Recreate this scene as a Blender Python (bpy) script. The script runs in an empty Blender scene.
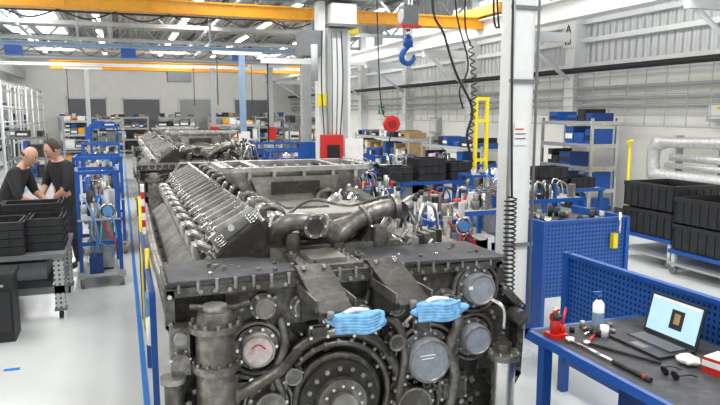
import bpy, bmesh, math, random
from mathutils import Vector, Matrix
random.seed(7)
S=bpy.context.scene
S.view_settings.view_transform='Standard'
# ---------------- camera
cam_d=bpy.data.cameras.new('camera'); cam=bpy.data.objects.new('camera',cam_d)
S.collection.objects.link(cam); S.camera=cam
cam.location=(0,0,2.15); cam_d.sensor_width=36; cam_d.lens=650/720*36
cam.rotation_euler=(math.radians(90-7.84),0,math.radians(-20.09))
cam_d.clip_start=.05; cam_d.clip_end=200
# ---------------- materials
def mat(name,col,rough=.5,metal=0,noise=0,nscale=12,bump=0,emit=0,grime=0):
    m=bpy.data.materials.new(name); m.use_nodes=True; nt=m.node_tree; b=nt.nodes['Principled BSDF']
    b.inputs['Base Color'].default_value=(*col,1); b.inputs['Roughness'].default_value=rough; b.inputs['Metallic'].default_value=metal
    if emit:
        b.inputs['Emission Color'].default_value=(*col,1); b.inputs['Emission Strength'].default_value=emit
    tc=nt.nodes.new('ShaderNodeTexCoord'); n=nt.nodes.new('ShaderNodeTexNoise'); n.inputs['Scale'].default_value=nscale; n.inputs['Detail'].default_value=6
    nt.links.new(tc.outputs['Object'],n.inputs['Vector'])
    r=nt.nodes.new('ShaderNodeValToRGB'); k=noise if noise else .05
    r.color_ramp.elements[0].position=.32; r.color_ramp.elements[1].position=.68
    r.color_ramp.elements[0].color=(*[max(0,c*(1-k)) for c in col],1); r.color_ramp.elements[1].color=(*[min(1,c*(1+k)) for c in col],1)
    nt.links.new(n.outputs['Fac'],r.inputs['Fac']); out=r.outputs['Color']
    if grime:
        g=nt.nodes.new('ShaderNodeTexNoise'); g.inputs['Scale'].default_value=3.2; g.inputs['Detail'].default_value=8; g.inputs['Roughness'].default_value=.7
        nt.links.new(tc.outputs['Object'],g.inputs['Vector'])
        gr=nt.nodes.new('ShaderNodeValToRGB'); gr.color_ramp.elements[0].position=.42; gr.color_ramp.elements[1].position=.58
        nt.links.new(g.outputs['Fac'],gr.inputs['Fac'])
        mx=nt.nodes.new('ShaderNodeMix'); mx.data_type='RGBA'; nt.links.new(gr.outputs['Color'],mx.inputs[0])
        mx.inputs[7].default_value=(col[0]*(1-grime),col[1]*(1-grime*1.05),col[2]*(1-grime*1.15),1); nt.links.new(out,mx.inputs[6]); out=mx.outputs[2]
        mr=nt.nodes.new('ShaderNodeMapRange'); mr.inputs['To Min'].default_value=rough-.12; mr.inputs['To Max'].default_value=rough+.2
        nt.links.new(g.outputs['Fac'],mr.inputs['Value']); nt.links.new(mr.outputs['Result'],b.inputs['Roughness'])
    nt.links.new(out,b.inputs['Base Color'])
    if bump:
        bp=nt.nodes.new('ShaderNodeBump'); bp.inputs['Strength'].default_value=bump; bp.inputs['Distance'].default_value=.02
        nt.links.new(n.outputs['Fac'],bp.inputs['Height']); nt.links.new(bp.outputs['Normal'],b.inputs['Normal'])
    return m
def perf(name,col,ax,s=.038,r=.27):
    m=mat(name,col,.4,0,.05); nt=m.node_tree; b=nt.nodes['Principled BSDF']
    tc=nt.nodes.new('ShaderNodeTexCoord'); sp=nt.nodes.new('ShaderNodeSeparateXYZ'); nt.links.new(tc.outputs['Object'],sp.inputs[0])
    def M(op,a,bv):
        n=nt.nodes.new('ShaderNodeMath'); n.operation=op
        for i,v in enumerate((a,bv)):
            if v is None: continue
            if isinstance(v,(int,float)): n.inputs[i].default_value=v
            else: nt.links.new(v,n.inputs[i])
        return n.outputs[0]
    d=[]
    for a in ax:
        f=M('FRACT',M('DIVIDE',sp.outputs['XYZ'.index(a)],s),None); f=M('SUBTRACT',f,.5); d.append(M('MULTIPLY',f,f))
    dist=M('SQRT',M('ADD',d[0],d[1]),None); less=M('LESS_THAN',dist,r)
    mx=nt.nodes.new('ShaderNodeMix'); mx.data_type='RGBA'
    nt.links.new(less,mx.inputs[0]); 
    rampout=[l.from_socket for l in nt.links if l.to_socket==b.inputs['Base Color']][0]
    nt.links.new(rampout,mx.inputs[6]); mx.inputs[7].default_value=(col[0]*.12+.003,col[1]*.12+.003,col[2]*.12+.006,1)
    nt.links.new(mx.outputs[2],b.inputs['Base Color'])
    return m
cast=mat('cast_iron',(.15,.142,.132),.4,.6,.45,22,.35,grime=.5)
castd=mat('cast_iron_dark',(.07,.066,.061),.45,.5,.45,24,.3,grime=.45)
castm=mat('cast_iron_mid',(.25,.238,.222),.36,.7,.35,24,.3,grime=.5)
alu=mat('aluminium',(.55,.54,.52),.33,.7,.2,18,.15,grime=.3)
alud=mat('aluminium_satin',(.38,.37,.35),.36,.7,.25,20,.15,grime=.4)
steel=mat('bright_steel',(.75,.75,.73),.22,.9,.1)
mato=mat('rubber_mat',(.06,.062,.07),.6,0,.3,20,grime=.3)
black=mat('black_plastic',(.018,.018,.02),.5,0,.2)
blackg=mat('black_gloss',(.012,.012,.015),.25)
crate=mat('crate_plastic',(.02,.021,.024),.5,0,.2)
blue=mat('blue_paint',(.012,.085,.36),.35,0,.08)
blued=mat('blue_paint_dark',(.01,.045,.2),.4,0,.08)
bluel=mat('light_blue_paint',(.12,.33,.65),.4)
railb=mat('rail_blue',(.24,.36,.52),.4)
glove=mat('blue_glove_cloth',(.2,.46,.76),.7,0,.3,30,.4)
yellow=mat('crane_yellow',(.80,.36,.012),.4,0,.06)
yel2=mat('safety_yellow',(.9,.72,.02),.4)
red=mat('red_paint',(.6,.02,.015),.35)
redd=mat('dark_red',(.3,.01,.01),.4)
white=mat('white_paint',(.8,.81,.8),.45,0,.03)
grayp=mat('grey_paint',(.42,.44,.44),.45,0,.05)
grayd=mat('grey_dark_paint',(.17,.18,.19),.5,0,.1)
wallm=mat('cream_wall',(.9,.89,.84),.7,0,.03,2)
paper=mat('paper',(.85,.85,.83),.8)
green=mat('green_sign',(.02,.35,.12),.5)
wood=mat('wood',(.42,.28,.13),.6,0,.2)
pink=mat('paper_cover',(.62,.54,.52),.6,0,.2,25)
bluegrey=mat('blue_grey_cover',(.33,.37,.42),.42,.3,.15,30)
silverfoil=mat('foil',(.68,.68,.68),.35,.5,.15,20,.6)
lampm=mat('lamp_tube',(1,1,1),.5,emit=6)
skyl=mat('skylight',(.85,.92,1),.5,emit=1.4)
screenm=mat('screen',(.4,.6,.85),.3,emit=.5)
skin=mat('skin',(.55,.31,.22),.5,0,.08)
lips=mat('lips',(.45,.18,.15),.5)
hair=mat('hair',(.05,.035,.025),.7)
cloth=mat('black_shirt',(.018,.018,.022),.85,0,.2)
trous=mat('trousers',(.025,.027,.035),.85,0,.2)
eyew=mat('eye_white',(.8,.8,.8),.3)
perf_xz=perf('blue_perforated_xz',(.015,.1,.4),'XZ')
perf_yz=perf('blue_perforated_yz',(.015,.1,.4),'YZ')
perf_g=perf('grey_perforated',(.5,.52,.52),'XZ',.05,.25)
floorm=mat('epoxy_floor',(.62,.645,.64),.2,0,.06,1.2)
tapem=mat('floor_tape',(.02,.2,.62),.4)
def corr(name,col,ax,freq):
    m=mat(name,col,.5,0,.03); nt=m.node_tree; b=nt.nodes['Principled BSDF']
    tc=nt.nodes.new('ShaderNodeTexCoord'); w=nt.nodes.new('ShaderNodeTexWave'); w.bands_direction=ax; w.inputs['Scale'].default_value=freq
    nt.links.new(tc.outputs['Object'],w.inputs['Vector'])
    bp=nt.nodes.new('ShaderNodeBump'); bp.inputs['Distance'].default_value=.08; bp.inputs['Strength'].default_value=1
    nt.links.new(w.outputs['Fac'],bp.inputs['Height']); nt.links.new(bp.outputs['Normal'],b.inputs['Normal'])
    return m
cladding=corr('wall_cladding',(.72,.74,.75),'Y',1.6)
roofm=corr('roof_deck',(.42,.43,.42),'X',1.3)
# ---------------- builder
class B:
    def __init__(s,name): s.name=name; s.bm=bmesh.new(); s.mats=[]; s.M=Matrix()
    def idx(s,m):
        if m not in s.mats: s.mats.append(m)
        return s.mats.index(m)
    def add(s,vs,fs,m,smooth=False):
        i=s.idx(m); bv=[s.bm.verts.new(s.M@Vector(v)) for v in vs]
        for f in fs:
            try:
                q=s.bm.faces.new([bv[k] for k in f]); q.material_index=i; q.smooth=smooth
            except ValueError: pass
    def box(s,c,d,m,rot=None):
        c=Vector(c); x,y,z=d[0]/2,d[1]/2,d[2]/2
        vs=[Vector((a,b,e)) for a in(-x,x) for b in(-y,y) for e in(-z,z)]
        if rot:
            R=Matrix.Rotation(rot[2],3,'Z')@Matrix.Rotation(rot[1],3,'Y')@Matrix.Rotation(rot[0],3,'X'); vs=[R@v for v in vs]
        s.add([v+c for v in vs],[(0,1,3,2),(4,6,7,5),(0,4,5,1),(2,3,7,6),(0,2,6,4),(1,5,7,3)],m)
    def bx(s,x0,x1,y0,y1,z0,z1,m): s.box(((x0+x1)/2,(y0+y1)/2,(z0+z1)/2),(x1-x0,y1-y0,z1-z0),m)
    def cyl(s,p0,p1,r,m,n=14,r2=None,caps=True):
        p0=Vector(p0);p1=Vector(p1); r2=r if r2 is None else r2
        d=(p1-p0).normalized(); a=d.orthogonal().normalized(); b=d.cross(a)
        vs=[p0+(a*math.cos(t)+b*math.sin(t))*r for t in [2*math.pi*k/n for k in range(n)]]+[p1+(a*math.cos(t)+b*math.sin(t))*r2 for t in [2*math.pi*k/n for k in range(n)]]
        s.add(vs,[(k,(k+1)%n,n+(k+1)%n,n+k) for k in range(n)],m,n>6)
        if caps: s.add(vs,[tuple(range(n-1,-1,-1)),tuple(range(n,2*n))],m)
    def tube(s,pts,r,m,n=8,sm=True,caps=True):
        P=[Vector(p) for p in pts]
        if sm and len(P)>2:
            Q=[]
            for i in range(len(P)-1):
                a=P[max(i-1,0)];b=P[i];c=P[i+1];d=P[min(i+2,len(P)-1)]
                for k in range(5):
                    t=k/5; Q.append(.5*((2*b)+(-a+c)*t+(2*a-5*b+4*c-d)*t*t+(-a+3*b-3*c+d)*t**3))
            Q.append(P[-1]); P=Q
        rs=r if isinstance(r,(list,tuple)) else [r]*2
        vs=[]; L=len(P); up=None
        for i,p in enumerate(P):
            d=(P[min(i+1,L-1)]-P[max(i-1,0)]).normalized()
            if up is None: up=d.orthogonal().normalized()
            else:
                up=up-d*up.dot(d); up=up.normalized() if up.length>1e-4 else d.orthogonal().normalized()
            b=d.cross(up); t=i/(L-1)*(len(rs)-1); k=min(int(t),len(rs)-2); rr=rs[k]+(rs[k+1]-rs[k])*(t-k)
            vs+=[p+(up*math.cos(2*math.pi*j/n)+b*math.sin(2*math.pi*j/n))*rr for j in range(n)]
        fs=[(i*n+j,i*n+(j+1)%n,(i+1)*n+(j+1)%n,(i+1)*n+j) for i in range(L-1) for j in range(n)]
        s.add(vs,fs,m,True)
        if caps: s.add(vs[:n],[tuple(range(n-1,-1,-1))],m); s.add(vs[-n:],[tuple(range(n))],m)
    def prism(s,poly,y0,y1,m,ax='y'):
        n=len(poly)
        f={'y':lambda p,y:(p[0],y,p[1]),'x':lambda p,y:(y,p[0],p[1]),'z':lambda p,y:(p[0],p[1],y)}[ax]
        vs=[f(p,y0) for p in poly]+[f(p,y1) for p in poly]
        s.add(vs,[tuple(range(n)),tuple(range(2*n-1,n-1,-1))]+[(k,n+k,n+(k+1)%n,(k+1)%n) for k in range(n)],m)
    def torus(s,c,d,R,r,m,n=32,k=8,a0=0,a1=2*math.pi):
        c=Vector(c); d=Vector(d).normalized(); a=Vector((1,0,0)) if abs(d.x)<.9 else Vector((0,1,0)); a=(a-d*a.dot(d)).normalized(); b=d.cross(a)
        full=abs(a1-a0-2*math.pi)<1e-3; N=n if full else n+1; vs=[]
        for i in range(N):
            t=a0+(a1-a0)*i/n; e=a*math.cos(t)+b*math.sin(t)
            vs+=[c+e*(R+r*math.cos(q))+d*r*math.sin(q) for q in [2*math.pi*j/k for j in range(k)]]
        s.add(vs,[((i*k+j),(i*k+(j+1)%k),(((i+1)%N)*k+(j+1)%k),(((i+1)%N)*k+j)) for i in range(n) for j in range(k)],m,True)
    def sph(s,c,r,m,sc=(1,1,1),n=12,k=8,f=None):
        vs=[];fs=[]
        for i in range(k+1):
            th=math.pi*i/k
            for j in range(n):
                p=Vector((math.sin(th)*math.cos(2*math.pi*j/n)*sc[0],math.sin(th)*math.sin(2*math.pi*j/n)*sc[1],math.cos(th)*sc[2]))*r
                if f: p=f(p)
                vs.append(p+Vector(c))
        fs=[(i*n+j,(i+1)*n+j,(i+1)*n+(j+1)%n,i*n+(j+1)%n) for i in range(k) for j in range(n)]
        s.add(vs,fs,m,True)
    def bolts(s,c,R,num,m,r=.012,h=.015,ax=(0,-1,0),ph=0):
        c=Vector(c); d=Vector(ax).normalized(); a=Vector((1,0,0)) if abs(d.x)<.9 else Vector((0,1,0)); a=(a-d*a.dot(d)).normalized(); b=d.cross(a)
        for i in range(num):
            t=2*math.pi*i/num+ph; p=c+(a*math.cos(t)+b*math.sin(t))*R; s.cyl(p,p+d*h,r,m,6)
    def boltline(s,a,b,num,m,ax=(0,-1,0),r=.013,h=.018):
        a=Vector(a);b=Vector(b);d=Vector(ax)
        for i in range(num):
            p=a.lerp(b,i/(num-1)); s.cyl(p,p+d*h,r,m,6)
    def done(s,bevel=0,parent=None,clean=True):
        if clean: bmesh.ops.remove_doubles(s.bm,verts=s.bm.verts,dist=1e-6)
        bmesh.ops.recalc_face_normals(s.bm,faces=s.bm.faces)
        me=bpy.data.meshes.new(s.name); s.bm.to_mesh(me); s.bm.free()
        for m in s.mats: me.materials.append(m)
        o=bpy.data.objects.new(s.name,me); S.collection.objects.link(o)
        if bevel:
            md=o.modifiers.new('bevel','BEVEL'); md.width=bevel; md.segments=2; md.limit_method='ANGLE'; md.angle_limit=math.radians(50)
        if parent: o.parent=parent
        return o
def dup(o,loc,rz=0):
    q=bpy.data.objects.new(o.name.split('.')[0],o.data); S.collection.objects.link(q); q.location=loc; q.rotation_euler=(0,0,rz)
    for md in o.modifiers:
        if md.type=='BEVEL':
            e=q.modifiers.new('bevel','BEVEL'); e.width=md.width; e.segments=md.segments; e.limit_method='ANGLE'; e.angle_limit=md.angle_limit
    return q
# ================= ROOM
XL,XR,YB,YF,ZC=-5.2,9.9,-5,38.5,6.0
b=B('floor'); b.bx(XL-.2,XR+.2,YB,YF,-.1,0,floorm); b.done()
b=B('floor_marking_tape')
b.bx(.065,.11,2,30,.0,.004,tapem); b.bx(-2.6,-2.55,2,30,.0,.004,tapem)
b.bx(-1.02,-.9,5.92,5.97,0,.004,tapem); b.done()
b=B('wall_right'); b.bx(XR,XR+.2,YB,YF,0,3.2,wallm); b.bx(XR,XR+.2,YB,YF,3.2,ZC,cladding); b.done()
b=B('wall_left'); b.bx(XL-.2,XL,YB,YF,0,ZC,wallm); b.done()
b=B('wall_far'); b.bx(XL-.2,XR+.2,YF,YF+.2,0,ZC,wallm); b.done()
b=B('ceiling'); b.bx(XL-.2,XR+.2,YB,YF+.2,ZC,ZC+.1,roofm); b.done()
b=B('baseboard_right'); b.bx(XR-.02,XR,YB,YF,0,.15,grayd); b.done()
for i in range(6):
    b=B('window_%d'%(i+1)); y0=2+i*5.8
    b.bx(XR-.05,XR-.01,y0,y0+4.9,4.35,5.3,skyl)
    for k in range(8): b.bx(XR-.07,XR-.01,y0+k*.7-.02,y0+k*.7+.02,4.3,5.35,white)
    b.bx(XR-.07,XR-.01,y0,y0+4.9,4.3,4.36,white); b.bx(XR-.07,XR-.01,y0,y0+4.9,5.29,5.35,white); b.done()
b=B('trim_wall_frame')
for y in (3.2,7.8,12.4,17,21.6,26.2,30.8,35.4):
    b.bx(XR-.32,XR,y-.1,y+.1,0,ZC,white); b.bx(XR-.34,XR-.3,y-.16,y+.16,0,ZC,white)
for z in (3.2,3.75,4.15): b.bx(XR-.12,XR,YB,YF,z-.05,z+.05,white)
b.cyl((XR-.2,YB,2.95),(XR-.2,YF,2.95),.045,white); b.cyl((XR-.36,YB,3.08),(XR-.36,YF,3.08),.06,black)
for z in (2.68,2.45,2.3): b.cyl((XR-.18,YB,z),(XR-.18,YF,z),.035,grayp)
b.done()
b=B('crane_runway_beam')
b.bx(8.05,8.35,YB,YF,3.92,3.95,white); b.bx(8.18,8.22,YB,YF,3.95,4.3,white); b.bx(8.05,8.35,YB,YF,4.3,4.33,white)
for y in (3.2,7.8,12.4,17,21.6,26.2,30.8,35.4): b.bx(8.1,XR-.35,y-.06,y+.06,3.72,3.92,white); b.tube([(8.3,y,3.72),(XR-.35,y,2.9)],.045,white,6)
b.bx(-4.85,-4.55,YB,YF,3.92,4.3,grayp)
b.done()
b=B('column_sign'); b.bx(XR-.38,XR-.345,12.2,12.62,3.6,4.15,paper)
b.tube([(XR-.39,12.5,3.92),(XR-.39,12.42,4.1),(XR-.39,12.34,3.92)],.014,black,4,False); b.tube([(XR-.39,12.48,3.98),(XR-.39,12.36,3.98)],.012,black,4,False)
b.tube([(XR-.39,12.5,3.85),(XR-.39,12.5,3.67)],.014,black,4,False)
b.tube([(XR-.39,12.34,3.85),(XR-.39,12.42,3.85),(XR-.39,12.42,3.77),(XR-.39,12.34,3.77),(XR-.39,12.34,3.68),(XR-.39,12.42,3.68)],.012,black,4,False); b.done()
b=B('trim_roof_trusses')
for y in (17,21.6,26.2,30.8,35.4):
    b.bx(XL,XR,y-.06,y+.06,4.75,4.87,grayp); b.bx(XL,XR,y-.06,y+.06,5.75,5.87,grayp)
    x=XL; k=0
    while x<XR-.8:
        b.tube([(x,y,4.8 if k%2 else 5.8),(x+.95,y,5.8 if k%2 else 4.8)],.035,grayp,6,False); x+=.95;k+=1
for x in (-3.5,-1.8,0,1.8,3.6,5.4,7.2,9): b.bx(x-.04,x+.04,12,YF,5.85,5.98,grayd)
for x in (-3.0,-.2,3.0): b.cyl((x,12,5.0),(x,YF,5.0),.06,grayp,10)
b.done()
for i,x in enumerate((-3.4,-.6,2.2,5.0,7.6)):
    b=B('fluorescent_light')
    for k in range(8):
        y=6+k*4.2; b.bx(x-.14,x+.14,y,y+2.4,5.25,5.33,white); b.bx(x-.1,x+.1,y+.05,y+2.35,5.23,5.25,lampm)
        b.cyl((x,y+.3,5.33),(x,y+.3,6),.01,grayp,6); b.cyl((x,y+2.1,5.33),(x,y+2.1,6),.01,grayp,6)
    b.done()
b=B('window_7')
for k in range(4): b.bx(-4.6,-2.2,16+k*5.5,19+k*5.5,5.95,5.99,skyl)
b.done()
# ================= CRANES
def girder(b,y,z0,z1,x0,x1,m,w=.35):
    b.bx(x0,x1,y-w/2,y+w/2,z0,z0+.03,m); b.bx(x0,x1,y-w/2+.04,y+w/2-.04,z0+.03,z1-.03,m); b.bx(x0,x1,y-w/2,y+w/2,z1-.03,z1,m)
    x=x0+.8
    while x<x1: b.bx(x-.01,x+.01,y-w/2+.005,y+w/2-.005,z0+.03,z1-.03,m); x+=1.6
b=B('overhead_crane'); girder(b,14,4.12,4.38,-4.9,8.3,yellow)
b.bx(8.0,8.4,12.9,15.1,4.38,4.6,yellow); b.bx(-4.9,-4.5,12.9,15.1,4.38,4.6,yellow)
b.bx(3.9,4.6,13.6,14.4,3.78,4.1,grayd); b.cyl((4.0,13.45,3.88),(4.6,13.45,3.88),.12,grayp); b.bx(4.7,4.95,13.6,13.9,3.84,4.08,yel2)
b.tube([(-4.5,13.75,4.08),(-2,13.75,4.05),(3,13.75,4.06)],.02,black,6)
for x in range(-4,4): b.tube([(x,13.75,4.08),(x+.5,13.75,3.92),(x+1,13.75,4.08)],.015,black,5)
b.done()
b=B('overhead_crane'); girder(b,30,3.95,4.3,-2.6,8.3,yellow,.5); b.bx(2,3,29.6,30.4,3.5,3.93,grayd); b.done()
b=B('light_crane_rail')
girder(b,20,3.96,4.08,-4.9,6.5,railb,.2); girder(b,20.8,3.72,3.82,-4.9,6.5,grayp,.2); girder(b,24,3.7,3.8,-4.9,6.5,white,.2)
for x in (-4,-1,2.6,5.5): b.bx(x-.05,x+.05,19.9,24,4.1,4.2,grayp); b.cyl((x,20,4.2),(x,20,6),.04,grayp)
for x in (-2.6,.3,3.4): b.bx(x-.2,x+.2,19.8,20.2,3.7,3.95,blue)
for k in range(18): x=-4.6+k*.6; b.tube([(x,20.15,3.95),(x+.3,20.15,3.75),(x+.6,20.15,3.95)],.012,black,5)
b.done()
# ================= ENGINE
def build_engine():
    b=B('marine_engine'); C=1.25
    for x in (.45,2.05):
        b.bx(x-.1,x+.1,3.9,7.9,.0,.22,grayd)
    for y in (4.1,5.9,7.7): b.bx(.35,2.15,y-.08,y+.08,.05,.25,grayd)
    b.prism([(.55,.2),(1.95,.2),(2.15,.55),(2.2,1.0),(1.9,1.22),(.6,1.22),(.3,1.0),(.35,.55)],3.75,8.0,cast)
    face=[(.36,.12),(2.16,.12),(2.38,.45),(2.4,.9),(2.24,1.06),(2.22,1.2),(.2,1.2),(.2,1.02),(.26,.92),(.22,.5)]
    b.prism(face,3.56,3.95,castd)
    for i in range(len(face)):
        p=Vector((face[i][0],3.53,face[i][1])); q=Vector((face[(i+1)%len(face)][0],3.53,face[(i+1)%len(face)][1]))
        d=(q-p); L=d.length; b.box((p+q)/2,(L+.03,.09,.05),cast,(0,-math.atan2(d.z,d.x),0))
        n=max(2,int(L/.085)); b.boltline(p.lerp(q,.08)+Vector((0,-.045,0)),p.lerp(q,.92)+Vector((0,-.045,0)),n,steel if i%3==0 else alud)
    for poly in ([(.5,.95),(.98,.95),(1.0,1.16),(.5,1.16)],[(1.34,1.0),(1.95,.9),(1.95,1.16),(1.34,1.16)],[(.3,.3),(.62,.2),(.7,.62),(.34,.66)],[(1.6,.15),(2.0,.15),(2.02,.5),(1.62,.52)],[(2.1,.5),(2.34,.5),(2.34,.9),(2.14,.92)],[(.8,.58),(.95,.8),(.84,.94),(.76,.7)],[(1.3,.82),(1.55,.6),(1.6,.86),(1.38,.96)]):
        b.prism(poly,3.535,3.57,cast)
    b.bx(.18,2.24,3.5,3.98,1.2,1.245,cast)
    b.prism([(.2,3.47),(.9,3.52),(.92,3.72),(.7,3.98),(.2,3.98)],1.245,1.262,mato,'z')
    b.prism([(1.36,3.52),(2.23,3.42),(2.23,3.95),(1.5,3.97),(1.36,3.8)],1.245,1.262,mato,'z')
    for x in [.25+.1*k for k in range(20)]: b.cyl((x,3.485,1.2),(x,3.485,1.262),.012,alud,6)
    b.bx(.94,1.32,3.55,3.95,1.245,1.27,castm); b.bx(1.02,1.24,3.62,3.9,1.27,1.295,alud)
    b.boltline((.97,3.58,1.27),(.97,3.92,1.27),5,steel,(0,0,1)); b.boltline((1.29,3.58,1.27),(1.29,3.92,1.27),5,steel,(0,0,1))
    for k in range(36):
        x=.3+random.random()*1.85; y=3.55+random.random()*.4; b.cyl((x,y,1.25),(x,y,1.27+random.random()*.02),.012,random.choice([alud,castm,steel]),6)
    cx,cz=1.13,.48
    for R,r,m in ((.4,.035,castm),(.33,.022,castm),(.25,.03,cast),(.16,.02,alud)): b.torus((cx,3.5,cz),(0,1,0),R,r,m,48,8)
    b.cyl((cx,3.56,cz),(cx,3.44,cz),.24,castd,40); b.cyl((cx,3.44,cz),(cx,3.38,cz),.15,castm,32); b.cyl((cx,3.38,cz),(cx,3.34,cz),.08,alud,24)
    b.bolts((cx,3.46,cz),.36,28,alud); b.bolts((cx,3.44,cz),.2,16,alud,.015,.02); b.bolts((cx,3.38,cz),.115,12,steel,.01)
    for a in range(0,360,30):
        t=math.radians(a+10); p=Vector((cx+.42*math.cos(t),3.53,cz+.42*math.sin(t))); q=Vector((cx+.66*math.cos(t),3.54,cz+.66*math.sin(t)))
        if q.z<1.15 and q.z>.15 and q.x>.3: b.tube([p,q],[.03,.018],castm,6,False)
    for x,z,r,m,t in ((.70,1.08,.055,alud,.07),(.66,.84,.095,pink,.06),(2.06,1.06,.10,bluegrey,.07),(2.04,.74,.095,bluegrey,.08),(1.72,.64,.14,bluegrey,.06),(.92,1.06,.05,castm,.05),(1.5,1.0,.05,castm,.05),(1.84,.98,.07,castm,.05),(.86,.66,.05,castm,.05),(1.5,.78,.05,castm,.05),(1.62,.36,.12,castm,.05),(.72,.5,.09,castm,.06),(1.28,.98,.06,castm,.05),(1.08,1.0,.045,alud,.04)):
        b.cyl((x,3.56,z),(x,3.5,z),r*1.32,castm,28); b.cyl((x,3.5,z),(x,3.5-t,z),r,m,28); b.torus((x,3.5-t,z),(0,1,0),r*.92,.008,alud,24,6)
        b.bolts((x,3.5,z),r*1.17,max(6,int(r*110)),steel,.011,.016)
        if r>.08: b.torus((x,3.5,z),(0,1,0),r*1.55,.014,castm,28,6)
    # markings and red tape spots on covers
    b.tube([(.62,3.435,.86),(.66,3.435,.88),(.7,3.435,.85)],.004,red,5); b.box((1.98,3.425,1.08),(.03,.004,.02),paper); b.box((1.7,3.435,.68),(.1,.003,.006),paper); b.box((1.7,3.435,.66),(.08,.003,.006),paper)
    for x,z,w,h in ((1.3,.9,.16,.12),(.5,.62,.1,.16),(1.9,.42,.2,.14),(1.02,.9,.12,.08),(1.68,.86,.12,.08),(2.24,.55,.12,.3)):
        b.box((x,3.52,z),(w,.07,h),castm); b.box((x,3.48,z),(w*.75,.03,h*.7),cast)
        for sx in (-1,1):
            for sz in (-1,1): b.cyl((x+sx*w*.42,3.485,z+sz*h*.4),(x+sx*w*.42,3.465,z+sz*h*.4),.011,steel,6)
    b.tube([(1.36,3.5,.95),(1.5,3.48,.9),(1.56,3.47,.7),(1.52,3.47,.45),(1.56,3.5,.25)],.028,castm,8)
    b.tube([(1.9,3.5,1.0),(1.92,3.47,.86),(1.86,3.46,.7),(1.9,3.46,.5),(1.86,3.5,.2)],.035,castm,8)
    b.tube([(.8,3.5,1.0),(.82,3.48,.85),(.76,3.46,.7),(.8,3.48,.55)],.026,castm,8)
    b.tube([(.44,3.36,.6),(.6,3.38,.66),(.78,3.44,.72),(.9,3.5,.8)],.035,castm,10)
    b.tube([(.3,3.48,1.12),(.5,3.46,1.1),(.62,3.46,1.12)],.02,cast,8)
    b.tube([(1.24,3.46,.92),(1.36,3.4,.84),(1.44,3.42,.72)],.012,black,6); b.tube([(2.12,3.45,1.0),(2.2,3.4,.94),(2.22,3.42,.8)],.012,steel,6)
    for k in range(110):
        x=.28+random.random()*2.02; z=.2+random.random()*.95; r=.008+random.random()*.01
        b.cyl((x,3.56,z),(x,3.52-random.random()*.03,z),r,random.choice([alud,castm,steel,alu]),6)
    for k in range(34):
        x=.3+random.random()*1.9; z=.25+random.random()*.85; b.box((x,3.545,z),(.03+random.random()*.1,.05,.02+random.random()*.06),random.choice([cast,castm,castd]),(0,random.choice([0,.5,-.5,1.2]),0))
    px,py=.42,3.38
    b.cyl((px,py,.28),(px,py,1.02),.105,castm,28); b.cyl((px,py,1.02),(px,py,1.05),.14,castm,28); b.cyl((px,py,1.05),(px,py,1.12),.11,cast,28,.085); b.cyl((px,py,1.12),(px,py,1.15),.065,alud,20)
    b.cyl((px,py,.8),(px,py,.84),.13,castm,28); b.cyl((px,py,.5),(px,py,.54),.13,castm,28); b.bolts((px,py,1.05),.125,12,alud,.011,.02,(0,0,1)); b.box((px,3.5,.75),(.2,.14,.5),cast)
    b.bolts((px,py,.84),.118,12,alud,.01,.015,(0,0,1))
    b.box((.24,3.47,.9),(.1,.12,.26),castm); b.cyl((.24,3.41,.98),(.24,3.38,.98),.035,alud,16); b.cyl((.24,3.41,.86),(.24,3.36,.86),.045,castm,16); b.bolts((.24,3.41,.86),.05,6,steel,.008,.01)
    b.cyl((.2,3.42,.5),(.2,3.42,.74),.05,cast,18); b.cyl((.2,3.42,.74),(.2,3.42,.77),.07,alud,18)
    b.cyl((2.2,3.38,.2),(2.2,3.38,.62),.075,steel,24); b.cyl((2.2,3.38,.62),(2.2,3.38,.66),.1,alud,24); b.cyl((2.2,3.38,.66),(2.2,3.38,.72),.05,castm,16)
    b.bolts((2.2,3.38,.66),.085,8,steel,.009,.015,(0,0,1))
    b.cyl((2.34,3.5,.86),(2.34,3.4,.86),.05,castm,16)
    for k in range(9):
        y=4.2+k*.43
        for sx,x in ((-1,.31),(1,2.19)):
            b.box((x,y,.78),(.06,.33,.3),castm); b.box((x+sx*.03,y,.78),(.03,.24,.2),cast)
            for dy in (-.14,.14):
                for dz in (-.12,.12): b.cyl((x+sx*.02,y+dy,.78+dz),(x+sx*.05,y+dy,.78+dz),.013,alud,6)
    b.tube([(.24,4.0,1.06),(.2,5,1.08),(.22,7.9,1.08)],.04,castm,10); b.tube([(.3,4.0,.5),(.3,7.9,.5)],.035,castm,8)
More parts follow.
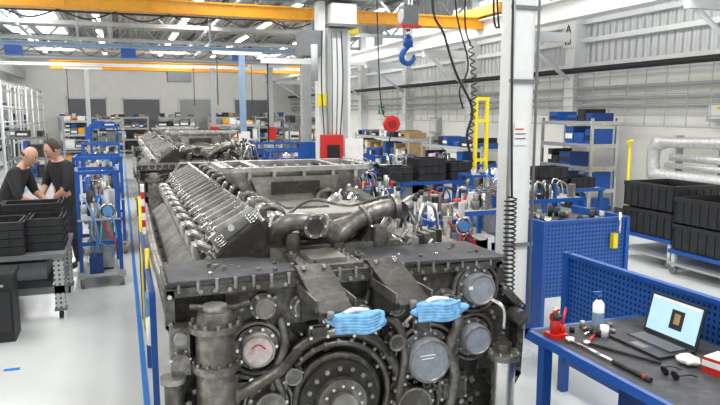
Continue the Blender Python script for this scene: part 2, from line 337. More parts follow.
    for sgn in (-1,1):
        ang=math.radians(36)
        u=Vector((sgn*math.sin(ang),0,math.cos(ang))); v=Vector((-sgn*math.cos(ang),0,math.sin(ang)))
        base=Vector((C+sgn*.40,0,1.12))
        M=Matrix(((v.x,0,u.x,base.x),(v.y,1,u.y,0),(v.z,0,u.z,base.z),(0,0,0,1)))
        b.M=M
        b.bx(-.27,.25,4.0,8.0,-.15,.16,castd)
        for k in range(10):
            y=4.18+k*.41
            if sgn>0 and k<2:
                b.cyl((-.02,y,.16),(-.02,y,.2),.15,alud,24); b.torus((-.02,y,.2),(0,0,1),.14,.012,steel,24,6); b.cyl((-.02,y,.2),(-.02,y,.203),.125,castd,24)
                for q in ((-.2,-.15),(.18,-.15),(-.2,.15),(.18,.15)): b.cyl((q[0],y+q[1],.16),(q[0],y+q[1],.34),.014,steel,8)
                continue
            b.bx(-.22,.2,y-.14,y+.14,.16,.30,castd)
            b.bx(-.20,.17,y-.12,y+.12,.30,.32,cast)
            b.bx(-.15,.15,y-.02,y+.02,.32,.40,alu); b.cyl((0,y-.13,.39),(0,y+.13,.39),.022,steel,10)
            for dy in (-.09,.09):
                b.box((.05,y+dy,.415),(.26,.03,.03),alu,(0,.15,0)); b.cyl((-.08,y+dy,.42),(-.08,y+dy,.45),.014,steel,6); b.cyl((.16,y+dy,.4),(.16,y+dy,.43),.014,steel,6)
                for a in (-.1,.14):
                    b.cyl((a,y+dy,.32),(a,y+dy,.39),.02,castm,10)
                    for h in (.33,.347,.364,.381): b.torus((a,y+dy,h),(0,0,1),.027,.005,steel,10,4)
            b.tube([(.2,y-.12,.24),(.27,y-.12,.28),(.3,y-.12,.2),(.26,y-.12,.02)],.02,steel,8); b.cyl((.2,y-.12,.235),(.215,y-.12,.25),.03,steel,6)
            b.tube([(.2,y+.1,.24),(.26,y+.1,.3),(.33,y+.1,.22),(.28,y+.1,.02)],.028,castm,8)
            b.tube([(-.18,y,.33),(-.24,y,.42),(-.3,y,.3),(-.33,y,.1)],.026,alu,8); b.torus((-.24,y,.415),(1,0,.3),.027,.006,steel,12,5)
            b.cyl((-.29,y,.05),(-.29,y,.26),.05,castm,12); b.cyl((-.29,y,.26),(-.29,y,.29),.035,steel,10)
            for q in ((-.2,-.13),(.18,-.13),(-.2,.13),(.18,.13)): b.cyl((q[0],y+q[1],.3),(q[0],y+q[1],.36),.016,steel,6)
        b.tube([(-.33,4.0,.12),(-.33,8,.12)],.045,castm,10); b.tube([(.3,4.1,.06),(.3,8,.06)],.03,alud,8)
        b.M=Matrix()
    b.bx(.95,1.55,4.0,8.0,1.15,1.3,cast)
    b.prism([(.86,4.25),(1.66,4.25),(1.74,4.5),(1.74,5.2),(.8,5.2),(.8,4.5)],1.42,1.46,alu,'z'); b.bx(.95,1.55,4.3,5.25,1.3,1.42,alud)
    for k in range(9):
        b.cyl((.84,4.4+k*.09,1.46),(.84,4.4+k*.09,1.48),.014,steel,6); b.cyl((1.7,4.4+k*.09,1.46),(1.7,4.4+k*.09,1.48),.014,steel,6)
    b.bx(1.1,1.42,4.55,4.9,1.46,1.475,castm)
    def frus(x0,x1,y0,y1,z0,X0,X1,Y0,Y1,z1,m,mi):
        vs=[(x0,y0,z0),(x1,y0,z0),(x1,y1,z0),(x0,y1,z0),(X0,Y0,z1),(X1,Y0,z1),(X1,Y1,z1),(X0,Y1,z1)]
        b.add(vs,[(0,1,5,4),(1,2,6,5),(2,3,7,6),(3,0,4,7),(0,3,2,1)],m)
        e=.025
        ws=[(x0+e,y0+e,z0+.1),(x1-e,y0+e,z0+.1),(x1-e,y1-e,z0+.1),(x0+e,y1-e,z0+.1),(X0+e,Y0+e,z1),(X1-e,Y0+e,z1),(X1-e,Y1-e,z1),(X0+e,Y1-e,z1)]
        b.add(ws,[(4,5,1,0),(5,6,2,1),(6,7,3,2),(7,4,0,3),(0,1,2,3)],mi)
    frus(1.02,1.62,5.3,5.85,1.36,.78,2.02,5.2,5.95,1.70,alu,cast)
    for x0,x1,y0,y1 in ((.74,2.06,5.15,5.23),(.74,2.06,5.92,6.0),(.74,.84,5.15,6.0),(1.96,2.06,5.15,6.0),(1.0,1.05,5.2,5.95),(1.7,1.75,5.2,5.95)): b.bx(x0,x1,y0,y1,1.68,1.715,alu)
    b.boltline((.78,5.19,1.715),(2.02,5.19,1.715),14,steel,(0,0,1)); b.boltline((.79,5.22,1.715),(.79,5.95,1.715),8,steel,(0,0,1)); b.boltline((2.01,5.22,1.715),(2.01,5.95,1.715),8,steel,(0,0,1))
    for x in (.95,1.15,1.4,1.65,1.85): b.prism([(5.16,1.68),(5.16,1.62),(5.28,1.38),(5.33,1.38)],x-.014,x+.014,alu,'x')
    b.prism([(1.05,1.4),(1.6,1.4),(1.7,1.64),(.95,1.64)],5.14,5.3,alud); b.bx(1.12,1.52,5.12,5.16,1.5,1.6,castd)
    b.bx(.95,1.6,6.1,8.0,1.3,1.5,alud); b.cyl((1.25,6.4,1.5),(1.25,6.4,1.6),.16,alu,24); b.cyl((1.25,7.2,1.5),(1.25,7.2,1.62),.18,castm,24)
    for k in range(5): b.box((1.27,6.2+.4*k,1.52),(.6,.05,.06),alu)
    b.tube([(.92,4.08,1.3),(.92,4.0,1.42),(1.02,3.95,1.47),(1.2,3.95,1.43),(1.3,3.98,1.36),(1.4,4.0,1.42),(1.56,4.0,1.5),(1.72,4.02,1.52)],.06,castm,16)
    b.tube([(.9,4.15,1.3),(1.0,4.12,1.38),(1.2,4.12,1.36),(1.5,4.14,1.42),(1.7,4.16,1.46)],.055,castm,14)
    b.cyl((1.70,4.02,1.52),(1.74,4.02,1.525),.085,castm,20); b.cyl((1.12,3.88,1.44),(1.12,4.02,1.44),.075,castm,20); b.torus((1.2,3.95,1.43),(1,0,-.2),.066,.014,alud,20,6); b.torus((1.5,4.0,1.475),(1,0,.4),.066,.014,alud,20,6)
    b.cyl((1.12,3.88,1.44),(1.12,3.87,1.44),.05,castd,16); b.bolts((1.12,3.88,1.44),.064,6,steel,.008,.01)
    b.bx(.85,1.75,3.98,4.25,1.2,1.3,castm)
    for x in (1.0,1.3,1.6): b.cyl((x,4.0,1.25),(x,3.98,1.4),.05,castm,14)
    b.tube([(.95,4.1,1.45),(1.2,4.3,1.55),(1.5,4.3,1.5),(1.75,4.1,1.58),(1.85,3.95,1.4)],.012,castm,6)
    b.tube([(1.78,4.0,1.52),(1.86,4.05,1.55),(1.92,4.2,1.5),(1.95,4.4,1.4)],.04,alud,12)
    for x,y in ((1.86,4.0),(1.95,4.15),(2.05,4.3),(2.0,4.6),(2.1,4.9),(2.12,5.3)):
        b.cyl((x,y,1.25),(x,y,1.56),.013,steel,8); b.cyl((x,y,1.4),(x,y,1.46),.028,castm,8); b.sph((x,y,1.57),.022,black)
    for k in range(6): b.tube([(1.9+.03*k,4.1+.3*k,1.3),(2.0+.02*k,4.15+.3*k,1.5),(2.14,4.25+.3*k,1.45),(2.2,4.3+.3*k,1.2)],.014,random.choice([steel,black,alud]),6)
    for k in range(5): b.box((1.85+.07*k,4.02+.05*k,1.26),(.05,.12,.1),random.choice([castm,alud,castd]))
    b.bx(1.95,2.28,3.98,5.2,1.16,1.22,castm)
    b.prism([(.5,.3),(2.0,.3),(2.1,1.2),(1.85,1.55),(.65,1.55),(.4,1.2)],8.0,8.25,cast)
    return b.done(bevel=.004)
eng=build_engine()
e2=dup(eng,(.02,6.9,.1))
def tray(x,y):
    b=B('support_arm')
    b.prism([(y-.45,1.12),(y-.45,1.145),(y+.06,1.285),(y+.06,1.268)],x-.1,x+.1,castd,'x')
    b.bx(x-.11,x-.098,y-.42,y-.02,1.14,1.2,castm); b.bx(x+.098,x+.11,y-.42,y-.02,1.14,1.2,castm)
    b.cyl((x-.06,y,1.268),(x-.06,y,1.29),.014,steel,6); b.cyl((x+.06,y,1.268),(x+.06,y,1.29),.014,steel,6)
    b.prism([(y-.1,1.0),(y-.08,1.2),(y-.04,1.22),(y-.04,.98)],x-.1,x+.1,castd,'x')
    return b.done(bevel=.003)
tray(1.0,3.5); tray(1.44,3.5)
def gloves(x,y,z,seed):
    rr=random.Random(seed); b=B('glove_bundle')
    for k in range(4):
        ph=rr.random()*6
        def f(p,ph=ph):
            n=1+.1*math.sin(p.x*55+ph)+.08*math.sin(p.z*90+p.y*60+ph)
            return Vector((p.x*n,p.y*n,p.z*n))
        b.sph((x-.03+.03*k,y+rr.uniform(-.012,.012),z+rr.uniform(-.012,.014)),.058,glove,(1.8+rr.random()*.3,.8,.85),20,12,f)
    for k in range(6):
        z0=z-.04+.016*k
        b.tube([(x-.12,y-.04,z0),(x-.05,y-.066,z0+.008),(x+.04,y-.068,z0-.004),(x+.12,y-.045,z0+.006)],[.01,.014,.009],glove,8)
    b.tube([(x-.07,y-.03,z+.05),(x-.02,y-.02,z+.062),(x+.06,y-.03,z+.058)],[.012,.016,.01],white,8)
    b.cyl((x-.135,y,z+.02),(x-.135,y-.01,z+.06),.018,grayd,8)
    return b.done()
gloves(1.08,3.02,1.10,1); gloves(1.54,3.03,1.11,4)
b=B('barrier_tape')
for k in range(7): b.box((.15,5.95-.01*k,1.5-.06*k),(.03,.09,.06),red if k%2 else paper)
b.done()
b=B('engine_side_rail')
for y in (4.3,5.6,7.0):
    b.bx(.12,.16,y-.02,y+.02,0,1.0,blue)
b.bx(.12,.16,4.3,7.0,.96,1.0,blue); b.cyl((.14,6.6,.0),(.14,6.6,1.35),.016,yel2,8); b.cyl((.14,5.0,.5),(.14,5.0,1.15),.016,yel2,8); b.cyl((.13,4.4,.62),(.13,4.4,.8),.035,white,14); b.bx(.11,.15,4.7,4.9,.65,.85,bluel); b.done()
# ================= RIGHT WORK TABLE
b=B('workbench')
b.bx(2.28,3.1,1.3,3.2,.81,.845,black); b.bx(2.25,2.28,1.3,3.23,.8,.85,blue); b.bx(2.25,3.1,3.2,3.23,.8,.85,blue)
b.prism([(2.28,1.3),(3.1,1.3),(3.1,3.2),(2.28,3.2)],.845,.85,mato,'z')
for x in (2.32,3.05):
    for y in (1.5,3.12): b.bx(x-.03,x+.03,y-.03,y+.03,0,.8,blue)
b.bx(2.32,3.05,1.5,3.12,.25,.28,grayp); b.bx(2.5,3.05,2.0,2.7,.28,.75,blued)
b.done(bevel=.003)
b=B('perforated_tool_panel'); b.bx(3.14,3.16,1.6,4.0,.28,1.07,perf_yz); b.bx(3.125,3.175,1.6,4.0,1.07,1.1,blue); b.bx(3.125,3.175,1.6,4.0,.24,.28,blue); b.bx(3.12,3.18,3.97,4.03,0,1.1,blue); b.bx(3.12,3.18,1.57,1.63,0,1.1,blue); b.done()
b=B('laptop')
b.bx(2.62,2.87,2.55,2.93,.85,.868,black); b.bx(2.72,2.85,2.58,2.9,.868,.871,blackg)
for r in range(5):
    for c in range(13): b.bx(2.735+r*.022,2.751+r*.022,2.59+c*.0235,2.61+c*.0235,.871,.874,grayd)
b.bx(2.64,2.69,2.69,2.79,.868,.870,grayd)
th=math.radians(14)
b.M=Matrix.Translation((2.87,0.03,.868))@Matrix.Rotation(th,4,'Y')
b.bx(0,.01,2.52,2.9,0,.24,black); b.bx(-.002,0,2.535,2.885,.015,.228,screenm)
b.bx(-.003,-.002,2.64,2.73,.07,.18,black); b.bx(-.0035,-.003,2.665,2.705,.10,.16,wood); b.bx(-.003,-.002,2.535,2.885,.015,.025,black); b.bx(-.003,-.002,2.535,2.885,.21,.228,paper)
b.M=Matrix(); b.done(bevel=.002)
b=B('hydraulic_jack')
b.bx(2.29,2.39,3.0,3.1,.85,.875,red); b.cyl((2.33,3.05,.875),(2.33,3.05,.98),.03,red,16); b.cyl((2.33,3.05,.98),(2.33,3.05,1.03),.016,steel,12); b.cyl((2.38,3.05,.86),(2.38,3.05,.92),.018,red,12)
b.cyl((2.33,3.05,.96),(2.33,3.05,.985),.034,black,16); b.tube([(2.38,3.05,.92),(2.44,3.1,1.0)],.008,red); b.tube([(2.31,3.05,.95),(2.28,3.02,1.0),(2.3,2.98,1.04)],.008,red); b.done()
b=B('spray_bottle')
b.cyl((2.68,3.1,.85),(2.68,3.1,1.0),.034,white,20); b.cyl((2.68,3.1,1.0),(2.68,3.1,1.03),.034,white,20,.014); b.cyl((2.68,3.1,1.03),(2.68,3.1,1.06),.016,blue,14); b.cyl((2.68,3.1,.88),(2.68,3.1,.95),.035,railb,20,caps=False); b.box((2.665,3.1,1.07),(.05,.018,.018),blue); b.done()
b=B('torque_wrench')
b.cyl((2.36,2.92,.864),(2.36,2.6,.864),.009,steel,12); b.cyl((2.36,2.6,.864),(2.36,2.34,.864),.013,black,12); b.cyl((2.36,2.385,.864),(2.36,2.375,.864),.0145,red,12); b.cyl((2.36,2.95,.851),(2.36,2.95,.876),.026,steel,14); b.done()
b=B('torque_wrench'); b.cyl((2.43,2.86,.862),(2.58,2.5,.862),.009,black,12); b.cyl((2.42,2.88,.851),(2.42,2.88,.872),.02,steel,14); b.done()
b=B('tissue_box'); b.box((2.8,2.26,.89),(.13,.24,.08),red,(0,0,.2)); b.box((2.8,2.26,.931),(.125,.235,.004),paper,(0,0,.2)); b.box((2.8,2.26,.9),(.134,.244,.03),paper,(0,0,.2)); b.sph((2.8,2.26,.94),.03,paper,(1,1.5,.8)); b.done()
b=B('crumpled_cloth')
def fc(p): return Vector((p.x*(1+.25*math.sin(p.y*130)),p.y*(1+.2*math.sin(p.x*110)),p.z*(1+.35*math.sin(p.x*90+p.y*70))))
b.sph((2.72,2.46,.878),.065,paper,(.8,1.0,.33),20,10,fc); b.done()
b=B('safety_glasses')
for y in (2.33,2.395): b.torus((2.5,y,.873),(1,0,.3),.022,.004,blackg,16,6); b.cyl((2.499,y,.873),(2.501,y,.873),.02,blackg,16)
b.tube([(2.5,2.42,.88),(2.57,2.42,.875),(2.62,2.41,.856)],.004,black); b.tube([(2.5,2.305,.88),(2.57,2.305,.875),(2.62,2.31,.856)],.004,black); b.done()
b=B('hand_tools')
for k in range(12):
    x=2.45+random.random()*.32; y=2.96+random.random()*.2; r=.012+random.random()*.01
    if abs(x-2.68)<.06 and y>3.03: continue
    b.cyl((x,y,.85),(x,y,.87+random.random()*.03),r,random.choice([steel,black,grayd,alud]),10)
b.cyl((2.5,3.0,.86),(2.62,3.06,.86),.008,steel); b.cyl((2.45,2.9,.86),(2.56,2.98,.86),.008,red)
b.cyl((2.6,2.95,.85),(2.6,2.95,.92),.025,white,14); b.done()
b=B('perforated_workbench')
b.bx(3.6,4.5,4.9,4.92,.45,1.14,perf_xz); b.bx(3.58,4.52,4.89,4.93,1.14,1.17,blue); b.bx(3.56,3.6,4.88,5.7,0,1.17,blue); b.bx(4.5,4.54,4.88,5.7,0,1.17,blue)
b.bx(3.6,4.5,4.92,5.7,1.06,1.1,black); b.bx(3.57,3.59,4.92,5.7,.45,1.06,blued)
for k in range(22):
    x=3.7+random.random()*.75;y=5.0+random.random()*.6; b.cyl((x,y,1.1),(x,y,1.13+random.random()*.09),.02+random.random()*.02,random.choice([steel,black,grayd,black,alud,alu]),10)
b.cyl((4.4,4.86,1.02),(4.4,4.86,1.22),.012,steel); b.box((4.35,4.87,.95),(.05,.05,.14),yel2)
b.done()
b=B('gantry_column')
b.bx(3.1,3.3,4.75,4.95,0,5.2,white)
b.bx(3.3,3.33,4.8,4.9,0,5,grayp); b.cyl((3.08,4.74,.3),(3.08,4.74,5.1),.018,grayp,8); b.cyl((3.32,4.73,.3),(3.32,4.73,5.1),.012,grayd,8)
b.bx(3.05,3.35,4.7,5.0,0,.03,white); b.bx(3.12,3.24,4.735,4.75,1.88,2.06,paper); b.bx(3.13,3.23,4.73,4.735,1.97,1.98,grayd); b.bx(3.13,3.21,4.73,4.735,2.01,2.02,red); b.bx(3.13,3.23,4.73,4.735,1.93,1.94,grayd)
b.bx(3.16,3.24,4.95,7.1,4.3,4.4,grayp)
for z in (1.0,2.4,3.0): b.bx(3.06,3.34,4.725,4.75,z,z+.03,grayd)
b.done()
b=B('coiled_air_hose')
pts=[]
for k in range(260):
    t=k/259; pts.append((3.03+.05*math.sin(k*.9),4.62+.05*math.cos(k*.9),1.45-1.42*t))
b.tube(pts,.008,black,5,False); b.tube([(3.04,4.62,1.45),(3.02,4.65,2.6),(3.0,4.66,4.4)],.01,black,6); b.done()
b=B('coiled_power_cable')
b.tube([(3.3,6.5,5.0),(3.2,6.5,3.4),(3.35,6.5,3.0),(3.5,6.5,2.6),(3.72,6.5,2.2),(3.66,6.5,1.9),(3.74,6.5,1.6)],.014,black,8)
pts=[]
for k in range(90):
    t=k/89; pts.append((3.68+.06*math.sin(t*3)+.03*math.sin(k*1.0),6.5+.03*math.cos(k*1.0),2.9-1.1*t))
b.tube(pts,.008,black,5,False); b.tube([(3.68,6.5,2.9),(3.6,6.5,3.3),(3.7,6.5,5)],.01,black,6)
b.tube([(3.45,6.4,5.0),(3.42,6.4,3.4),(3.6,6.4,2.7),(3.5,6.4,2.4),(3.55,6.4,2.2)],.01,black,6)
b.tube([(3.8,6.4,5.0),(3.95,6.4,3.3),(3.98,6.4,3.1),(3.9,6.4,3.3),(3.92,6.4,5.0)],.012,black,6)
b.bx(3.3,4.0,6.35,6.55,5.0,5.06,grayp); b.cyl((3.6,6.45,5.06),(3.6,6.45,6),.02,grayp)
b.done()
b=B('crane_hook')
b.bx(3.06,3.24,6.92,7.08,3.13,3.36,grayd); b.cyl((3.05,7,3.24),(3.25,7,3.24),.08,grayp,16); b.cyl((3.15,7,3.1),(3.15,7,3.02),.03,steel,10); b.bx(3.03,3.27,6.9,7.0,3.11,3.14,red)
b.cyl((3.15,7,3.36),(3.15,7,4.3),.012,steel,6); b.cyl((3.19,7,3.36),(3.19,7,4.3),.012,steel,6)
b.cyl((3.15,7,3.02),(3.15,7,2.9),.055,blue,16)
b.tube([(3.15,7,2.92),(3.1,7,2.86),(3.07,7,2.79),(3.1,7,2.73),(3.17,7,2.72),(3.22,7,2.77),(3.22,7,2.82)],[.035,.035,.03,.015],blue,10); b.done()
b=B('jib_crane_post')
b.bx(2.8,3.12,9.05,9.37,0,3.35,grayp); b.bx(2.7,2.8,9.1,9.3,.0,5.5,white); b.bx(3.12,3.18,9.1,9.3,.0,3.3,white); b.bx(2.86,3.02,9.0,9.05,1.0,3.2,white)
b.bx(2.85,3.22,8.95,9.3,3.38,3.68,paper); b.bx(2.82,3.25,8.93,9.3,3.36,3.4,grayd); b.bx(2.55,3.4,8.9,9.5,3.72,3.78,grayd); b.bx(3.0,3.2,9.2,9.3,3.78,4.2,grayd)
b.bx(2.45,2.72,9,9.4,2.95,3.3,grayd); b.cyl((2.6,8.98,3.1),(2.6,8.98,2.6),.05,grayp); b.bx(2.66,2.78,9.0,9.05,2.25,2.42,yel2)
b.bx(2.68,2.98,8.84,9.0,1.42,1.84,red); b.bx(2.74,2.92,8.82,8.84,1.52,1.7,blackg); b.bx(3.06,3.34,9.0,9.04,1.46,1.78,paper)
for k in range(5): b.tube([(2.72+.07*k,8.98,3.3),(2.7+.08*k,8.97,2.6),(2.74+.06*k,8.98,1.8)],.009,random.choice([black,grayd]),6)
b.bx(1.8,2.7,9.15,9.3,3.95,4.05,grayp)
b.done()
b=B('cable_reel'); b.cyl((3.77,9,1.99),(3.77,8.9,1.99),.125,red,8); b.cyl((3.77,8.9,1.99),(3.77,8.88,1.99),.06,redd,12); b.tube([(3.77,9,2.1),(3.6,9,2.5),(3.5,9,5.9)],.01,black,6); b.tube([(3.77,8.95,1.87),(3.72,8.95,1.6),(3.8,8.95,1.3)],.01,black); b.done()
for x,y,h in ((2.85,16.2,3.55),(2.75,10,2.9),(2.9,22,3.6),(-1,24,3.6),(4.6,21,3.6),(5.2,15.2,3.3)):
    b=B('jib_mast'); b.bx(x-.07,x+.07,y-.07,y+.07,0,h,grayp if x!=2.85 else railb); b.bx(x-.2,x+.2,y-.2,y+.2,0,.04,grayd); b.bx(x-.7,x+.5,y-.05,y+.05,h,h+.08,white); b.cyl((x-.6,y,h),(x-.6,y,h-1.2),.012,black); b.bx(x-.14,x+.14,y-.14,y-.09,1.3,1.7,random.choice([blue,paper,red])); b.done()
b=B('yellow_gantry')
for x in (6.38,6.62): b.bx(x-.03,x+.03,11-.03,11+.03,0,2.45,yel2)
for z in (.5,1.25,2.0,2.42): b.bx(6.38,6.62,10.98,11.02,z-.03,z+.03,yel2)
b.bx(6.3,6.7,10.8,11.2,0,.03,yel2)
b.done()
# ================= RACKS / TROLLEYS
def rack(name,x0,x1,y0,y1,h,lv,cols,post=grayp,fill=.85,front='y',seed=0):
    rr=random.Random(seed); b=B(name)
    for x in (x0,x1):
        for y in (y0,y1): b.bx(x-.025,x+.025,y-.025,y+.025,0,h,post)
    for i in range(lv):
        z=.15+i*(h-.25)/max(1,lv-1); b.bx(x0,x1,y0,y1,z-.02,z+.02,post); b.bx(x0,x1,y0-.03,y0,z-.04,z+.04,post); b.bx(x0-.03,x0,y0,y1,z-.04,z+.04,post)
        hh=(h-.25)/max(1,lv-1) if lv>1 else .4
        if i==lv-1: hh=.35
        L=(x1-x0) if front=='y' else (y1-y0); p=.05
        while p<L-.2:
            w=rr.uniform(.15,.4); w=min(w,L-p-.03); bh=rr.uniform(.35,.8)*hh; c=rr.choice(cols)
            if rr.random()<fill:
                if front=='y': b.bx(x0+p,x0+p+w-.03,y0+.03,y1-.05,z+.02,z+.02+bh,c); b.bx(x0+p+.02,x0+p+w-.05,y0+.02,y0+.03,z+.02+bh*.3,z+.02+bh*.6,rr.choice([paper,c,black]))
                else: b.bx(x0+.03,x1-.05,y0+p,y0+p+w-.03,z+.02,z+.02+bh,c); b.bx(x0+.02,x0+.03,y0+p+.02,y0+p+w-.05,z+.02+bh*.3,z+.02+bh*.6,rr.choice([paper,c,black]))
            p+=w
    return b.done()
rack('storage_rack',8.7,9.3,10.5,12.1,2.05,5,[blue,blued,blue,black],steel,.95,'x',3)
rack('storage_rack',8.6,9.3,14.5,18,1.3,3,[blue,black,grayd,white],grayp,.9,'x',4)
rack('storage_rack',8.6,9.3,19,24,1.4,3,[blue,black,wood,grayd,white],grayp,.9,'x',5)
rack('storage_rack',-4.9,-4.4,27,37,2.4,4,[blue,black,white,grayd],white,.5,'x',6)
for i,(x,y) in enumerate(((-3,37),(-.6,37),(2,37.2),(4.6,37),(7.2,37))): rack('storage_rack',x,x+2.0,y,y+.7,2.0,4,[blue,black,white,grayp,grayd,wood],grayp,.8,'y',10+i)
rack('tool_cabinet',-2.2,-1.2,29,29.8,1.9,4,[yellow,black,grayd,white],grayp,1,'y',22)
rack('tool_cabinet',-1.0,.1,33,33.8,1.9,4,[white,black,grayd,grayp],grayp,1,'y',23)
rack('tool_cabinet',1.3,2.6,26,26.8,1.7,4,[blue,black,grayd,white],grayp,.9,'y',24)
rack('tool_cabinet',3.2,4.8,24,24.8,1.8,4,[yellow,black,black,grayd,white],grayp,.9,'y',25)
rack('tool_cabinet',5.2,7.2,21,21.8,1.9,4,[black,black,grayd,wood,white],grayd,.95,'y',26)
rack('tool_cabinet',-3.2,-2.2,22,22.8,1.5,3,[black,black,grayd,blue],grayd,.95,'y',27)
rack('tool_cabinet',-.9,-.1,22,22.6,1.8,4,[black,blue,grayd,blue],blue,.95,'y',28)
def bench(name,x0,x1,y0,y1,z,n,seed,panel=True,cols=(black,grayd,steel,black,blue,red,alud,white,castm,alu)):
    rr=random.Random(seed); b=B(name)
    b.bx(x0,x1,y0,y1,z-.04,z,grayp); b.bx(x0-.01,x1+.01,y0-.02,y0,z-.05,z+.01,blue); b.bx(x0-.02,x0,y0,y1,z-.05,z+.01,blue)
    for x in (x0+.04,x1-.04):
        for y in (y0+.04,y1-.04): b.bx(x-.03,x+.03,y-.03,y+.03,0,z-.04,blue)
    b.bx(x0+.1,x1-.1,y0+.1,y1-.1,.25,.28,grayp)
    if panel: b.bx(x0,x1,y1-.03,y1,z,z+.3,perf_xz)
    b.bx(x0+.1,x0+(x1-x0)*.3,y0+.03,y1-.05,.3,z-.06,grayd)
    for k in range(n//2):
        x=rr.uniform(x0+.5,x1-.2); b.box((x,(y0+y1)/2,.28+.1),(rr.uniform(.1,.25),.3,rr.uniform(.1,.3)),rr.choice(cols))
    for k in range(n):
        x=rr.uniform(x0+.08,x1-.12); y=rr.uniform(y0+.08,y1-.1); c=rr.choice(cols); s=rr.uniform(.03,.1); h=rr.uniform(.04,.24)
        if rr.random()<.5: b.cyl((x,y,z),(x,y,z+h),s*.5,c,10)
        else: b.box((x,y,z+h/2),(s*1.8,s,h),c,(0,0,rr.random()))
        if rr.random()<.3: b.tube([(x,y,z),(x+.05,y,z+.25),(x+.2,y,z+.2),(x+.25,y,z)],.012,rr.choice(cols),6)
    return b.done()
bench('assembly_bench',3.5,5.0,7.2,7.9,.9,36,1,False); bench('assembly_bench',5.2,6.7,8.2,8.9,.85,30,2,False)
bench('assembly_bench',4.4,6.2,10.7,11.4,.9,0,3,False); bench('assembly_bench',3.4,5.2,12.6,13.3,.95,30,4); bench('assembly_bench',5.6,7.4,13.6,14.3,.95,30,5,False)
bench('assembly_bench',3.2,4.8,16,16.7,.95,30,6); bench('assembly_bench',5.4,7.2,17,17.7,.95,30,7,False); bench('assembly_bench',6.9,8.2,9.5,10.1,.8,0,8,False)
bench('assembly_bench',3.1,4.4,9.9,10.5,.9,30,9,False)
def crates(name,x,y,z,w,d,n,h=.1,rz=0):
    b=B(name); b.M=Matrix.Translation((x,y,z))@Matrix.Rotation(rz,4,'Z')
    for k in range(n):
        z0=k*h; b.bx(-w/2,w/2,-d/2,d/2,z0,z0+.015,crate)
        for s in (-1,1):
            b.bx(-w/2,w/2,s*d/2-.012,s*d/2+.012,z0,z0+h*.93,crate); b.bx(s*w/2-.012,s*w/2+.012,-d/2,d/2,z0,z0+h*.93,crate)
            b.bx(-w/2-.02,w/2+.02,s*d/2-.025,s*d/2+.025,z0+h*.78,z0+h*.93,crate); b.bx(s*w/2-.025,s*w/2+.025,-d/2,d/2,z0+h*.78,z0+h*.93,crate)
        q=int(w/.12)
        for i in range(q+1):
            for s in (-1,1): b.bx(-w/2+i*w/q-.008,-w/2+i*w/q+.008,s*d/2-.022,s*d/2+.022,z0,z0+h*.85,crate)
        q=int(d/.12)
        for i in range(q+1):
            for s in (-1,1): b.bx(s*w/2-.022,s*w/2+.022,-d/2+i*d/q-.008,-d/2+i*d/q+.008,z0,z0+h*.85,crate)
    return b.done()
crates('folding_crate',7.45,7.25,.42,.8,.9,2,.38); crates('folding_crate',7.3,6.15,.35,.8,.9,2,.36); crates('folding_crate',7.2,9.8,.81,.5,.4,2,.2); crates('folding_crate',7.8,9.8,.81,.5,.4,1,.2)
crates('folding_crate',4.7,11.0,.91,.45,.5,2,.14); crates('folding_crate',5.35,11.0,.91,.5,.5,3,.14); crates('folding_crate',5.95,11.0,.91,.4,.5,2,.17)
crates('folding_crate',-1.25,7.55,.72,.5,.5,4,.085); crates('folding_crate',-.8,7.7,.72,.32,.5,4,.085); crates('folding_crate',-1.0,8.25,.72,.6,.4,5,.085)
def dolly(name,x,y,w,d,h):
    b=B(name); b.bx(x-w/2,x+w/2,y-d/2,y+d/2,h-.05,h,blue)
    for sx in (-1,1):
        for sy in (-1,1):
            X=x+sx*(w/2-.06);Y=y+sy*(d/2-.06); b.bx(X-.025,X+.025,Y-.025,Y+.025,.1,h,white); b.cyl((X-.02,Y,.06),(X+.02,Y,.06),.06,grayd,14)
    b.bx(x-w/2,x+w/2,y-d/2,y+d/2,.13,.16,grayp); return b.done()
dolly('crate_dolly',7.45,7.25,.9,1.0,.41); dolly('crate_dolly',7.3,6.15,.9,1.0,.34)
b=B('crate_stand')
b.bx(-1.6,-.6,7.25,8.5,.66,.71,grayd)
for x in (-1.5,-.68):
    for y in (7.35,8.4): b.bx(x-.05,x+.05,y-.05,y+.05,.1,.66,perf_g); b.cyl((x-.02,y,.05),(x+.02,y,.05),.05,black,12); b.bx(x-.06,x+.06,y-.06,y+.06,.09,.12,grayd)
b.bx(-1.6,-.6,7.3,7.36,.28,.36,grayd); b.bx(-.72,-.66,7.3,8.5,.28,.34,grayd); b.bx(-1.5,-.75,7.28,8.4,.36,.42,crate); b.bx(-1.45,-.8,7.4,8.3,.42,.6,grayd); b.done()
b=B('black_tool_case')
b.bx(-1.35,-1.03,6.7,7.05,.0,.62,black); b.bx(-1.33,-1.05,6.68,6.7,.1,.5,blackg); b.bx(-1.37,-1.01,6.68,7.07,.62,.66,crate); b.tube([(-1.25,6.68,.55),(-1.2,6.64,.57),(-1.1,6.68,.55)],.012,grayp); b.done()
